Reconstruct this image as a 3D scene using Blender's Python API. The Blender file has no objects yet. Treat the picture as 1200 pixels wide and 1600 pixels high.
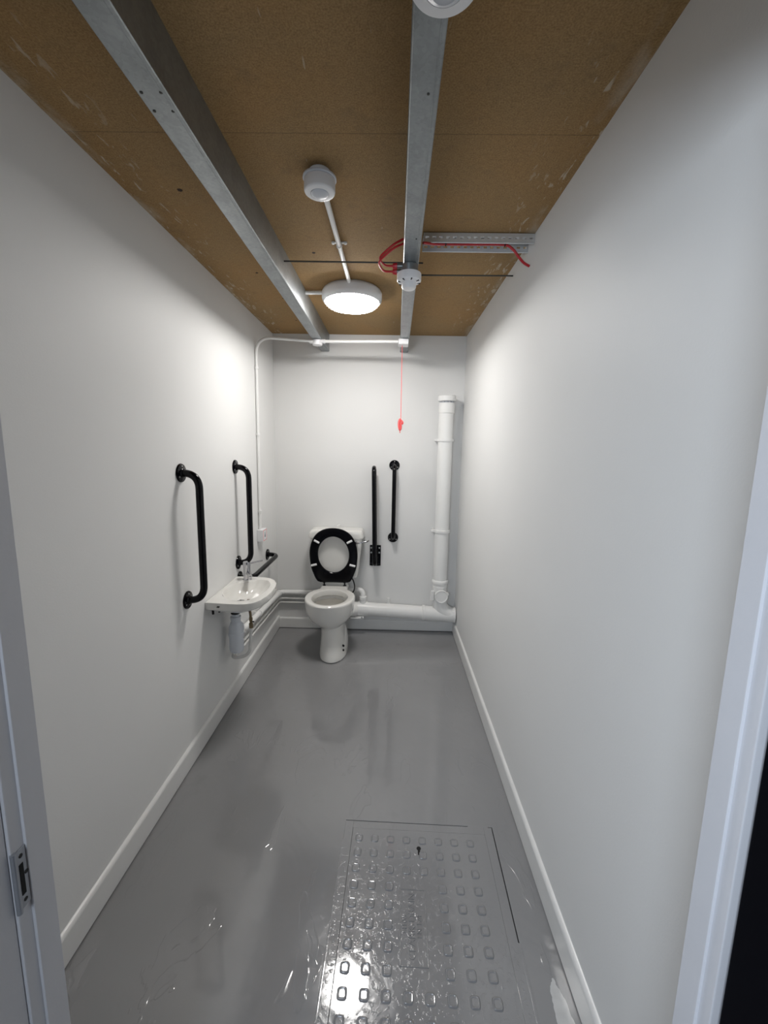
import bpy, bmesh, math, random
from mathutils import Vector, Matrix
random.seed(7)
PI = math.pi
scene = bpy.context.scene
col = scene.collection

# ------------------------------------------------------------------ camera
CAM_Z = 1.5303
yaw, pitch, roll = -0.0153, -0.1495, 0.0185
F = 653.05
fw = Vector((math.sin(yaw)*math.cos(pitch), math.cos(yaw)*math.cos(pitch), math.sin(pitch)))
rt = Vector((math.cos(yaw), -math.sin(yaw), 0)); up = rt.cross(fw)
r2 = rt*math.cos(roll) + up*math.sin(roll); u2 = -rt*math.sin(roll) + up*math.cos(roll)
cam = bpy.data.cameras.new('camera'); cam_o = bpy.data.objects.new('camera', cam); col.objects.link(cam_o)
cam.sensor_fit = 'VERTICAL'; cam.sensor_height = 36.0; cam.lens = F/1600*36.0; cam.clip_start = 0.01
m = Matrix.Identity(4)
for i in range(3):
    m[i][0] = r2[i]; m[i][1] = u2[i]; m[i][2] = -fw[i]
m[0][3], m[1][3], m[2][3] = 0, 0, CAM_Z
cam_o.matrix_world = m
scene.camera = cam_o
# ------------------------------------------------------------------ world, light, exposure
w = bpy.data.worlds.new('world'); scene.world = w; w.use_nodes = True
w.node_tree.nodes['Background'].inputs[0].default_value = (0.75, 0.85, 1, 1)
w.node_tree.nodes['Background'].inputs[1].default_value = 0.05
LAMP_STRENGTH = 70.0
def area(name, loc, target, size, power, color):
    l = bpy.data.lights.new(name, 'AREA'); l.energy = power; l.color = color; l.size = size
    o = bpy.data.objects.new(name, l); col.objects.link(o); o.location = loc
    o.rotation_euler = (Vector(target)-Vector(loc)).to_track_quat('-Z', 'Y').to_euler()
    return o
area('corridor_light', (-0.62, -0.85, 1.65), (0.25, 0.9, 1.25), 0.7, 28.0, (0.78, 0.88, 1.0))
scene.view_settings.view_transform = 'Standard'
scene.view_settings.look = 'None'
scene.view_settings.gamma = 1.0
scene.view_settings.use_curve_mapping = False
scene.view_settings.exposure = 0.0

# ------------------------------------------------------------------ mesh helpers
class MB:
    def __init__(s): s.bm = bmesh.new()
    def box(s, a, b, bev=0, seg=2, rot=None, piv=None):
        t = bmesh.new(); bmesh.ops.create_cube(t, size=1)
        a = Vector(a); b = Vector(b); c = (a+b)/2; d = b-a
        for v in t.verts: v.co = Vector((c.x+v.co.x*d.x, c.y+v.co.y*d.y, c.z+v.co.z*d.z))
        if bev: bmesh.ops.bevel(t, geom=t.edges[:], offset=bev, segments=seg, profile=.5, affect='EDGES')
        if rot is not None:
            p = Vector(piv) if piv is not None else c
            for v in t.verts: v.co = p + rot @ (v.co-p)
        s.add(t); return s
    def add(s, t, mat=None):
        me = bpy.data.meshes.new('tmp'); t.to_mesh(me); t.free()
        if mat is not None: me.transform(mat)
        s.bm.from_mesh(me); bpy.data.meshes.remove(me)
    def rings(s, rings, cap0=True, cap1=True, closed=False):
        bm = s.bm; R = [[bm.verts.new(p) for p in r] for r in rings]; n = len(R[0])
        L = len(R)
        for i in range(L if closed else L-1):
            A, B = R[i], R[(i+1) % L]
            for j in range(n):
                k = (j+1) % n
                try: bm.faces.new((A[j], A[k], B[k], B[j]))
                except ValueError: pass
        if not closed:
            if cap0: bm.faces.new(R[0][::-1])
            if cap1: bm.faces.new(R[-1])
        return s
    def lathe(s, prof, c=(0, 0, 0), axis=(0, 0, 1), n=40):
        """prof: list of (radius, height along axis)"""
        ax = Vector(axis).normalized(); q = Vector((0, 0, 1)).rotation_difference(ax); c = Vector(c)
        rs = []
        for r, h in prof:
            r = max(r, 1e-5)
            rs.append([c + q @ Vector((r*math.cos(2*PI*j/n), r*math.sin(2*PI*j/n), h)) for j in range(n)])
        return s.rings(rs)
    def cyl(s, p0, p1, r, n=20, r1=None):
        p0 = Vector(p0); p1 = Vector(p1); d = p1-p0
        r1 = r if r1 is None else r1
        b = min(r, r1, d.length)*.12
        return s.lathe([(r-b, 0), (r, b), (r1, d.length-b), (r1-b, d.length)], p0, d, n)
    def tube(s, pts, r, n=16):
        P = [Vector(p) for p in pts]; P = [p for i, p in enumerate(P) if i == 0 or (p-P[i-1]).length > 1e-5]
        T = []
        for i in range(len(P)):
            a = P[max(i-1, 0)]; b = P[min(i+1, len(P)-1)]; T.append((b-a).normalized())
        ref = Vector((0, 0, 1)) if abs(T[0].z) < .9 else Vector((1, 0, 0))
        N = (ref - T[0]*ref.dot(T[0])).normalized(); rs = []
        for i, p in enumerate(P):
            if i: N = (T[i-1].rotation_difference(T[i]) @ N).normalized()
            Bn = T[i].cross(N)
            rs.append([p + (N*math.cos(2*PI*j/n) + Bn*math.sin(2*PI*j/n))*r for j in range(n)])
        return s.rings(rs)
    def build(s, name, mat, parent=None, smooth=True, label=None, **tags):
        bm = s.bm
        bmesh.ops.recalc_face_normals(bm, faces=bm.faces[:])
        me = bpy.data.meshes.new(name)
        if parent is not None:
            inv = parent.matrix_basis.inverted() if not parent.get('_local') else Matrix.Identity(4)
            pp = parent.parent
            chain = Matrix.Identity(4); q = parent
            while q is not None: chain = q.matrix_basis @ chain; q = q.parent
            if not parent.get('_local'): bm.transform(chain.inverted())
        bm.to_mesh(me); bm.free()
        if smooth:
            for p in me.polygons: p.use_smooth = True
            try: me.set_sharp_from_angle(angle=math.radians(38))
            except Exception: pass
        me.materials.append(mat)
        o = bpy.data.objects.new(name, me); col.objects.link(o)
        if smooth:
            wn = o.modifiers.new('normals', 'WEIGHTED_NORMAL'); wn.keep_sharp = True; wn.weight = 80
        if parent is not None: o.parent = parent
        if label: o['label'] = label
        for k, v in tags.items(): o[k] = v
        return o
def bend(pts, r=0.04, seg=8):
    """polyline with rounded corners"""
    P = [Vector(p) for p in pts]; out = [P[0]]
    for i in range(1, len(P)-1):
        a, b, c = P[i-1], P[i], P[i+1]
        rr = min(r, (a-b).length*(.92 if i == 1 else .49), (c-b).length*(.92 if i == len(P)-2 else .49))
        p0 = b+(a-b).normalized()*rr; p1 = b+(c-b).normalized()*rr
        for k in range(seg+1):
            t = k/seg; out.append((1-t)**2*p0 + 2*t*(1-t)*b + t*t*p1)
    out.append(P[-1]); return out
def smooth_path(pts, seg=8):
    P = [Vector(p) for p in pts]; P = [2*P[0]-P[1]] + P + [2*P[-1]-P[-2]]; out = []
    for i in range(1, len(P)-2):
        for k in range(seg):
            t = k/seg
            out.append(.5*((2*P[i]) + (P[i+1]-P[i-1])*t + (2*P[i-1]-5*P[i]+4*P[i+1]-P[i+2])*t*t + (-P[i-1]+3*P[i]-3*P[i+1]+P[i+2])*t**3))
    out.append(P[-2]); return out
def thing(name, label, cat, loc=(0, 0, 0), rot=(0, 0, 0), group=None, local=False):
    o = bpy.data.objects.new(name, None); col.objects.link(o); o.empty_display_size = .05
    o.location = loc; o.rotation_euler = rot; o['label'] = label; o['category'] = cat
    if group: o['group'] = group
    bpy.context.view_layer.update()
    return o
def tag(o, label, cat, group=None):
    o['label'] = label; o['category'] = cat
    if group: o['group'] = group
    return o
def struct(name, mb, mat, smooth=False):
    o = mb.build(name, mat, None, smooth); o['kind'] = 'structure'; return o

# ------------------------------------------------------------------ material helpers
class NT:
    def __init__(s, name):
        s.m = bpy.data.materials.new(name); s.m.use_nodes = True; s.t = s.m.node_tree
        s.b = s.t.nodes['Principled BSDF']; s.co = s.t.nodes.new('ShaderNodeTexCoord').outputs['Object']
    def link(s, a, b): s.t.links.new(a, b)
    def _in(s, sock, v):
        if hasattr(v, 'is_output'): s.link(v, sock)
        else: sock.default_value = v
    def math(s, op, a, b=0.0, c=None, clamp=False):
        n = s.t.nodes.new('ShaderNodeMath'); n.operation = op; n.use_clamp = clamp
        s._in(n.inputs[0], a); s._in(n.inputs[1], b)
        if c is not None: s._in(n.inputs[2], c)
        return n.outputs[0]
    def mapping(s, scale=(1, 1, 1), rot=(0, 0, 0), loc=(0, 0, 0)):
        n = s.t.nodes.new('ShaderNodeMapping'); s.link(s.co, n.inputs[0])
        n.inputs['Scale'].default_value = scale; n.inputs['Rotation'].default_value = rot; n.inputs['Location'].default_value = loc
        return n.outputs[0]
    def noise(s, scale=5, detail=2, rough=.5, vec=None, dist=0):
        n = s.t.nodes.new('ShaderNodeTexNoise'); s.link(vec or s.co, n.inputs['Vector'])
        n.inputs['Scale'].default_value = scale; n.inputs['Detail'].default_value = detail
        n.inputs['Roughness'].default_value = rough; n.inputs['Distortion'].default_value = dist
        return n.outputs['Fac']
    def ramp(s, v, lo, hi, smooth=True):
        n = s.t.nodes.new('ShaderNodeMapRange'); n.clamp = True
        if smooth: n.interpolation_type = 'SMOOTHSTEP'
        s._in(n.inputs[0], v); n.inputs[1].default_value = lo; n.inputs[2].default_value = hi
        return n.outputs[0]
    def mix(s, f, a, b):
        n = s.t.nodes.new('ShaderNodeMix'); n.data_type = 'RGBA'
        s._in(n.inputs[0], f)
        for i, v in ((6, a), (7, b)):
            if hasattr(v, 'is_output'): s.link(v, n.inputs[i])
            else: n.inputs[i].default_value = (*v, 1)
        return n.outputs[2]
    def xyz(s):
        n = s.t.nodes.new('ShaderNodeSeparateXYZ'); s.link(s.co, n.inputs[0]); return n.outputs
    def bump(s, h, strength=.2, dist=.01):
        n = s.t.nodes.new('ShaderNodeBump'); s.link(h, n.inputs['Height'])
        n.inputs['Strength'].default_value = strength; n.inputs['Distance'].default_value = dist
        s.link(n.outputs[0], s.b.inputs['Normal'])
    def set(s, **k):
        for a, v in k.items():
            a = a.replace('_', ' ')
            if isinstance(v, tuple) and len(v) == 3: v = (*v, 1)
            s._in(s.b.inputs[a], v)
        return s
def simple(name, c, rough=.4, metal=0, var=.04, bump=0, bscale=60, coat=0):
    n = NT(name)
    f = n.noise(9, 3)
    n.set(Base_Color=n.mix(f, tuple(x*(1-var) for x in c), tuple(min(1, x*(1+var)) for x in c)), Roughness=rough, Metallic=metal)
    if coat: n.set(Coat_Weight=coat, Coat_Roughness=.05)
    if bump: n.bump(n.noise(bscale, 3), bump, .002)
    return n.m

# painted plaster walls
n = NT('wall_paint')
big = n.noise(1.6, 3)
n.set(Base_Color=n.mix(big, (.775, .775, .765), (.825, .825, .815)), Roughness=.55)
n.bump(n.noise(170, 3, .6), .12, .002)
M_wall = n.m
M_trim = simple('gloss_trim_paint', (.80, .80, .785), .28, bump=.05, bscale=40)
M_frame = simple('door_frame_paint', (.70, .71, .75), .35, bump=.08, bscale=200)
M_corr = simple('corridor_wall_paint', (.45, .47, .5), .6)
M_darkdoor = simple('dark_door_paint', (.003, .003, .005), .6); M_darkdoor.node_tree.nodes['Principled BSDF'].inputs['Specular IOR Level'].default_value = .05
# brown particle board ceiling
n = NT('brown_board')
x, y, z = n.xyz()
fine = n.math('ADD', n.math('MULTIPLY', n.ramp(n.noise(230, 2, .6), .3, .7, False), .55), n.math('MULTIPLY', n.noise(60, 2, .6), .45)); mid = n.noise(3.0, 4, .6); blot = n.noise(14, 3, .6)
c = n.mix(fine, (.18, .106, .040), (.45, .29, .128))
c = n.mix(n.ramp(mid, .38, .68), c, n.mix(fine, (.20, .11, .040), (.47, .285, .112)))
c = n.mix(n.math('MULTIPLY', n.ramp(blot, .55, .8), .35), c, (.15, .105, .058))
def seam(at, wd):
    return n.math('LESS_THAN', n.math('ABSOLUTE', n.math('SUBTRACT', y, at)), wd)
sm = n.math('ADD', n.math('MULTIPLY', seam(1.31, .0018), .45), n.math('MULTIPLY', seam(1.92, .0018), .25), clamp=True)
c = n.mix(sm, c, (.10, .062, .03))
nx = n.noise(2.2, 2)
# plaster scrapes hugging both walls and a few strokes further in
dl = n.math('SUBTRACT', x, -.935); dr = n.math('SUBTRACT', .555, x)
dw = n.math('MINIMUM', dl, dr)
near = n.math('SUBTRACT', 1.0, n.ramp(dw, .02, .20)); rim = n.math('SUBTRACT', 1.0, n.ramp(dw, .005, .05))
st = n.noise(9, 3, .55, vec=n.mapping((5.5, 1.4, 1), (0, 0, .25)), dist=.4)
scr = n.math('MULTIPLY', n.ramp(st, .61, .68), near)
sc2 = n.math('MULTIPLY', n.ramp(n.noise(12, 4, .6, vec=n.mapping((1, .35, 1))), .46, .64), rim)
far = n.math('MULTIPLY', n.ramp(n.noise(7, 2, .5, vec=n.mapping((7, 1.6, 1), (0, 0, .5))), .74, .78), .6)
c = n.mix(n.math('MULTIPLY', n.math('MAXIMUM', n.math('MAXIMUM', scr, n.math('MULTIPLY', sc2, .6)), far), .62), c, (.62, .56, .46))
def spot(px, py, r):
    v = n.t.nodes.new('ShaderNodeVectorMath'); v.operation = 'DISTANCE'; n.link(n.co, v.inputs[0]); v.inputs[1].default_value = (px, py, 2.4)
    return n.math('LESS_THAN', n.math('ADD', v.outputs['Value'], n.math('MULTIPLY', n.noise(120, 1), .008)), r)
sp = None
for px, py, r in ((-.748, 1.577, .013), (-.37, 2.033, .0125), (-.70, 2.26, .011), (-.66, 2.62, .010), (-.68, 3.05, .010)):
    s_ = spot(px, py, r); sp = s_ if sp is None else n.math('MAXIMUM', sp, s_)
c = n.mix(sp, c, (.03, .015, .008))
n.set(Base_Color=c, Roughness=.85); n.bump(fine, .25, .002)
M_board = n.m
# glossy grey floor paint
def floor_mat(name, bumpy):
    n = NT(name)
    x, y, z = n.xyz()
    c = n.mix(n.noise(2.5, 3), (.24, .24, .246), (.285, .285, .29))
    c = n.mix(n.math('MULTIPLY', n.ramp(n.noise(5, 4, .6), .60, .75), .35), c, (.215, .215, .22))
    rough = n.math('ADD', .085, n.math('MULTIPLY', n.ramp(n.noise(3.5, 4, .6), .4, .7), .10))
    if not bumpy:
        # bare pale patch beside the right skirting, near the doorway
        px = n.math('DIVIDE', n.math('SUBTRACT', x, n.math('SUBTRACT', .523, n.math('MULTIPLY', 0.02, y))), .024)
        py = n.math('DIVIDE', n.math('SUBTRACT', y, .90), .115)
        d = n.math('ADD', n.math('MULTIPLY', px, px), n.math('MULTIPLY', py, py))
        d = n.math('ADD', d, n.math('MULTIPLY', n.math('SUBTRACT', n.noise(30, 3), .5), 1.2))
        pm = n.math('LESS_THAN', d, 1.0)
        c = n.mix(pm, c, n.mix(n.noise(40, 3), (.50, .50, .50), (.68, .68, .67)))
        h = n.math('ADD', n.math('MULTIPLY', n.noise(5, 2, .5, dist=1.2), .7), n.math('MULTIPLY', n.ramp(n.noise(4.0, 3, .6, vec=n.mapping((1.8, .8, 1)), dist=.8), .585, .605), .22))
        h = n.math('ADD', h, n.math('MULTIPLY', n.noise(60, 2), .02))
        n.bump(h, .30, .012)
    else:
        h = n.math('ADD', n.math('MULTIPLY', n.noise(14, 2, .5, dist=.5), .5), n.math('MULTIPLY', n.ramp(n.noise(70, 3, .6), .52, .72), .22))
        n.bump(h, .35, .006)
    n.set(Base_Color=c, Roughness=rough, Specular_IOR_Level=.55)
    n.set(Coat_Weight=.35, Coat_Roughness=.04)
    return n.m
M_floor = floor_mat('grey_floor_paint', False)
M_cover = floor_mat('grey_painted_steel', True)
# galvanised steel
n = NT('galvanised_steel')
v = n.t.nodes.new('ShaderNodeTexVoronoi'); v.inputs['Scale'].default_value = 130; n.link(n.co, v.inputs['Vector'])
g = n.math('ADD', n.math('MULTIPLY', v.outputs['Color'], .25), n.math('MULTIPLY', n.noise(12, 4), .75))
n.set(Base_Color=n.mix(g, (.18, .195, .20), (.40, .425, .435)), Metallic=.8,
      Roughness=n.math('ADD', .28, n.math('MULTIPLY', n.noise(7, 3, vec=n.mapping((6, .5, 6))), .22)))
n.bump(n.noise(20, 2, vec=n.mapping((1, .3, 1))), .06, .003)
M_galv = n.m
M_black = simple('gloss_black_coating', (.0015, .0015, .003), .14); M_black.node_tree.nodes['Principled BSDF'].inputs['Specular IOR Level'].default_value = .22
M_seat = simple('black_seat_plastic', (.0015, .0015, .003), .22); M_seat.node_tree.nodes['Principled BSDF'].inputs['Specular IOR Level'].default_value = .18
M_cer = simple('white_ceramic', (.80, .79, .755), .10, var=.01, coat=.5)
M_pvc = simple('white_pvc', (.86, .86, .845), .32, var=.02)
M_pvc2 = simple('white_fitting_plastic', (.82, .82, .83), .35, var=.01)
M_grey = simple('pale_grey_plastic', (.62, .64, .68), .35, var=.02)
M_chrome = simple('chrome', (.50, .50, .52), .07, 1, var=.01)
M_screw = simple('steel_screw', (.55, .55, .55), .3, 1)
M_red = simple('red_cable_sheath', (.48, .012, .02), .42)
M_redp = simple('red_gland_plastic', (.50, .012, .025), .4)
M_cord = simple('pink_red_cord', (.85, .12, .12), .6)
M_dark = simple('dark_gap', (.006, .006, .006), .8)
M_rod = simple('dark_rod_steel', (.07, .07, .065), .5, .5)
M_brass = simple('dull_brass', (.22, .17, .10), .4, .7)
M_trap = simple('translucent_white_plastic', (.74, .78, .84), .38, var=.01)
M_white = simple('white_rubber', (.85, .85, .85), .4)
M_paper = simple('dark_print', (.02, .02, .02), .6)
n = NT('lit_diffuser'); n.set(Base_Color=(.9, .9, .9), Emission_Color=(1.0, .975, .945), Emission_Strength=LAMP_STRENGTH, Roughness=.4); M_emit = n.m
n = NT('bowl_shade_grey'); n.set(Base_Color=n.mix(n.noise(12, 3), (.28, .265, .235), (.36, .345, .31)), Roughness=.08); M_bowl_shade = n.m  # shade of the deep bowl put into a glossy grey-brown colour

# ------------------------------------------------------------------ room shell
XL, XR, D, H = -.941, .560, 3.392, 2.4
YF = .508                                   # room side of the doorway wall
T = .12
# floor with an opening for the inspection cover
cc = Vector((.1340, 1.122, 0)); ang = math.radians(-1.4); cw, cl = .301, .400
Rz = Matrix.Rotation(ang, 3, 'Z')
def cpt(x, y, z=0): return cc + Rz @ Vector((x, y, z))
b = MB()
outer = [Vector((-1.6, -2.0, 0)), Vector((1.6, -2.0, 0)), Vector((1.6, D+T, 0)), Vector((-1.6, D+T, 0))]
inner = [cpt(-cw, -cl), cpt(cw, -cl), cpt(cw, cl), cpt(-cw, cl)]
ov = [b.bm.verts.new(p) for p in outer]; iv = [b.bm.verts.new(p) for p in inner]
dv = [b.bm.verts.new(p-Vector((0, 0, .05))) for p in inner]
for i in range(4):
    k = (i+1) % 4
    b.bm.faces.new((ov[i], ov[k], iv[k], iv[i])); b.bm.faces.new((iv[i], iv[k], dv[k], dv[i]))
b.bm.faces.new(dv)
lo = [b.bm.verts.new(p-Vector((0, 0, .1))) for p in outer]
for i in range(4): b.bm.faces.new((ov[i], lo[i], lo[(i+1) % 4], ov[(i+1) % 4]))
b.bm.faces.new(lo[::-1])
struct('floor', b, M_floor)
struct('ceiling', MB().box((-1.6, -2.0, H), (1.6, D+T, H+.1)), M_board)
struct('wall_left', MB().box((XL-T, YF, 0), (XL, D+T, H)), M_wall)
struct('wall_right', MB().box((XR, YF, 0), (XR+T, D+T, H)), M_wall)
struct('wall_back', MB().box((XL, D, 0), (XR, D+T, H)), M_wall)
JL, JR = -.480, .440; YJ = .464; HEAD = 2.05
struct('wall_front', MB().box((-1.6, YJ-.002, 0), (JL-.02, YF-.002, H)).box((JR+.02, YJ-.004, 0), (1.6, YF-.002, H)).box((JL-.02, YJ-.004, HEAD+.02), (JR+.02, YF-.002, H)), M_frame)
struct('wall_corridor', MB().box((-1.6, -2.0, 0), (-1.5, YJ-.004, H)).box((1.5, -2.0, 0), (1.6, YJ-.004, H)).box((-1.6, -2.1, 0), (1.6, -2.0, H)), M_corr)
# door linings with a shallow stop
def lining(name, x0, sgn):
    b = MB()
    b.box(sorted_lo((x0-sgn*.02, YJ-.006, 0), (x0, YF+.003, HEAD)), sorted_hi((x0-sgn*.02, YJ-.006, 0), (x0, YF+.003, HEAD)), .0025)
    a = (x0-sgn*.002, YJ+.013, 0); c = (x0+sgn*.004, YF+.004, HEAD)
    b.box(sorted_lo(a, c), sorted_hi(a, c), .0015)
    return struct(name, b, M_frame, True)
def sorted_lo(a, b): return tuple(min(p, q) for p, q in zip(a, b))
def sorted_hi(a, b): return tuple(max(p, q) for p, q in zip(a, b))
lining('trim_1', JL, 1); lining('trim_2', JR, -1)
struct('trim_4', MB().box((JL-.10, .18, 0), (JL-.004, YJ-.0062, H-.002), .002), M_frame, True)
struct('trim_3', MB().box((JL-.02, YJ-.006, HEAD), (JR+.02, YF+.003, HEAD+.02), .002), M_frame)
struct('door_1', MB().box((JR+.006, -.46, .01), (JR+.046, YJ-.012, 2.04), .002), M_darkdoor)
# skirting boards: rounded top edge
def skirt(name, p0, p1, nrm, h=.106, t=.014):
    p0 = Vector(p0); p1 = Vector(p1); nrm = Vector(nrm)
    prof = [(0, .006), (t, .006), (t, h-.014), (t-.002, h-.007), (t-.007, h-.002), (0, h)]
    b = MB(); b.rings([[p+nrm*a+Vector((0, 0, z)) for a, z in prof] for p in (p0, p1)])
    o = struct(name, b, M_trim, True); return o
skirt('baseboard_left', (XL, YF+.004, 0), (XL, D, 0), (1, 0, 0))
skirt('baseboard_right', (XR, YF+.004, 0), (XR, D, 0), (-1, 0, 0))
skirt('baseboard_back', (XL+.014, D, 0), (XR-.014, D, 0), (0, -1, 0), .094)

# strike plate on the left lining
t = thing('strike_plate', 'painted grey lock strike plate with dark latch slot on left door frame', 'strike plate', (JL, YJ+.004, .9))
SZ = .958
t.location = (JL, YJ+.004, SZ); bpy.context.view_layer.update()
b = MB()
b.box((JL-.0005, YJ-.004, SZ-.043), (JL+.0018, YJ+.0125, SZ+.043), .0006)
b.tube([(JL+.0012, YJ-.0045, SZ-.045), (JL+.0012, YJ-.0045, SZ+.045)], .0035, 12)
b.build('plate', simple('bare_plate_steel', (.42, .44, .48), .3, .6), t)
MB().box((JL+.0012, YJ+.001, SZ-.024), (JL+.0024, YJ+.0068, SZ+.022)).build('latch_slot', M_dark, t, label='dark latch slot')
for dy, dz in ((.005, .033), (.005, -.033), (.0102, .004)):
    MB().lathe([(.0026, 0), (.0028, .0006), (.001, .0012)], (JL+.0017, YJ+dy, SZ+dz), (1, 0, 0), 12).build('screw', M_paper, t)

# ------------------------------------------------------------------ inspection cover in the floor
t = thing('manhole_cover', 'grey painted rectangular manhole cover with raised square tread in the floor by the doorway', 'manhole cover', tuple(cc), (0, 0, ang))
def cov(): return MB()
def cbuild(b, name, mat, label=None):
    me_o = None
    for v in b.bm.verts: v.co = cpt(v.co.x, v.co.y, v.co.z)
    return b.build(name, mat, t, True, label)
g = .0038
b = cov()      # frame ring; far and right edges stand off the floor paint by a hair gap
fx0, fx1, fy0, fy1 = -cw+.0003, cw-g, -cl+.0003, cl-g
w_ = .032
b.box((fx0, fy0, -.03), (fx0+w_, fy1, .001), .0008).box((fx1-w_, fy0, -.03), (fx1, fy1, .001), .0008)
b.box((fx0+w_, fy0, -.03), (fx1-w_, fy0+w_, .001), .0008).box((fx0+w_, fy1-w_, -.03), (fx1-w_, fy1, .001), .0008)
# paint bridging the gap for part of the way
b.box((cw-.1, cl-g-.001, -.02), (cw-.018, cl+.004, .0012), .0008)
b.box((cw-g-.001, -cl, -.02), (cw+.004, -.008, .0014), .0008)
b.box((-cw-.004, -cl, -.02), (-cw+.002, cl-.09, .0012), .0008)
cbuild(b, 'frame', M_cover)
lx0, lx1, ly0, ly1 = fx0+w_+.0010, fx1-w_-.0003, fy0+w_+.0003, fy1-w_-.0008
b = cov(); b.box((lx0, ly0, -.03), (lx1, ly1, .0018), .001)
pads = []
for r in range(12):
    for c_ in range(8):
        px = -.239+.0625*c_; py = .320-.0602*r
        if 3 <= r <= 7 and c_ in (3, 4): continue
        if r == 0 and c_ == 7: pass
        s = .0135
        rg = []
        for k_, h_, e_ in ((1.12, .0012, 4), (1.0, .0046, 4), (.90, .0058, 4), (.78, .0056, 4), (.68, .0040, 4), (.60, .0036, 4)):
            rg.append([Vector((px+s*k_*math.copysign(abs(math.cos(q))**(2/e_), math.cos(q)), py+s*1.08*k_*math.copysign(abs(math.sin(q))**(2/e_), math.sin(q)), h_)) for q in [2*PI*(j+.5)/28 for j in range(28)]])
        b.rings(rg)
        pads.append((px, py))
# lettering panel with a raised border
tx0, tx1, ty0, ty1 = -.076, .012, -.090, .135
for a, c_ in (((tx0, ty0), (tx0+.003, ty1)), ((tx1-.003, ty0), (tx1, ty1)), ((tx0, ty0), (tx1, ty0+.003)), ((tx0, ty1-.003), (tx1, ty1))):
    b.box((*a, .001), (*c_, .0036), .0008)
lid = cbuild(b, 'lid', M_cover)
def text_mb(body, size, loc, rotm, ext=.0012, mb=None):
    cu = bpy.data.curves.new('lettering', 'FONT'); cu.body = body; cu.size = size; cu.extrude = ext; cu.align_x = 'CENTER'; cu.align_y = 'CENTER'; cu.resolution_u = 3
    ob = bpy.data.objects.new('lettering_tmp', cu); col.objects.link(ob); bpy.context.view_layer.update()
    dg = bpy.context.evaluated_depsgraph_get(); me = bpy.data.meshes.new_from_object(ob.evaluated_get(dg))
    me.transform(Matrix.Translation(loc) @ rotm)
    mb = mb or MB(); mb.bm.from_mesh(me)
    bpy.data.objects.remove(ob); bpy.data.curves.remove(cu); bpy.data.meshes.remove(me)
    return mb
R90 = Matrix.Rotation(PI/2, 4, 'Z')
b = text_mb('CLARK-DRAIN', .030, (-.036, +.025, .0026), R90)
text_mb('H108', .024, (-.060, +.025, .0026), R90, mb=b)
text_mb('EN 124', .022, (-.012, +.020, .0026), R90, mb=b)
cbuild(b, 'lettering', M_cover)
b = cov(); b.lathe([(.0085, 0), (.0085, .0010)], (-.004, .288, .0016), n=14); b.box((-.008, .262, .0016), (.001, .284, .0025), .0003)
cbuild(b, 'key_slot', M_dark, 'black lifting key slot')

# ------------------------------------------------------------------ ceiling channels
BZ = 2.273
def channel(name, label, xa, xb, wd):
    t = thing(name, label, 'steel channel', ((xa+xb)/2, 2.0, BZ), group='steel channels under the ceiling')
    y0, y1 = YF+.002, D-.002
    def X(y): return xa+(xb-xa)*(y-.82)/(3.39-.82)
    b = MB(); h = H-.001-BZ; th = .0016; lip = .012; q = wd/2; e = .0022
    prof = [(q, e), (q-e, 0), (-q+e, 0), (-q, e), (-q, lip), (-q+th, lip), (-q+th, th+e), (-q+th+e, th), (q-th-e, th), (q-th, th+e),
            (q-th, h-th), (-q+th, h-th), (-q+th, h-lip), (-q, h-lip), (-q, h), (q, h)]
    b.rings([[Vector((X(y)+a, y, BZ+z)) for a, z in prof] for y in (y0, y1)])
    # rolled rib along the soffit
    b.rings([[Vector((X(y)+q-.011+a, y, BZ+z)) for a, z in ((-.002, .0005), (-.0012, -.0009), (.0012, -.0009), (.002, .0005))] for y in (y0, y1)])
    b.build('channel', M_galv, t)
    return t, X
bt1, X1 = channel('steel_channel', 'galvanised steel channel running under the ceiling nearer the left wall', -.527, -.533, .066)
bt2, X2 = channel('steel_channel', 'galvanised steel channel under the ceiling carrying the smoke detector', .052, .079, .062)
for (dx, y) in ((-.022, 1.005), (.020, 1.005), (-.022, 1.055), (.020, 1.055)):
    MB().lathe([(.0035, 0), (.0035, .0012), (.001, .002)], (X1(y)+dx, y, BZ), (0, 0, -1), 10).build('screw', M_rod, bt1)
for y, dx in ((1.005, .008), (1.62, .012)):
    MB().lathe([(.003, 0), (.003, .0012), (.001, .002)], (X2(y)+dx, y, BZ), (0, 0, -1), 10).build('screw', M_rod, bt2)
# thin rods spanning the channels
tag(MB().tube([(X1(2.0)+.028, 2.0, 2.35), (.122, 2.003, 2.35)], .0035, 8).build('steel_rod', M_rod), 'thin dark steel rod between the two ceiling channels', 'rod', 'thin rods under the ceiling')
tag(MB().tube([(X2(2.13)+.03, 2.134, 2.35), (.556, 2.128, 2.35)], .0035, 8).build('steel_rod', M_rod), 'thin dark steel rod from the ceiling channel to the right wall', 'rod', 'thin rods under the ceiling')

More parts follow.
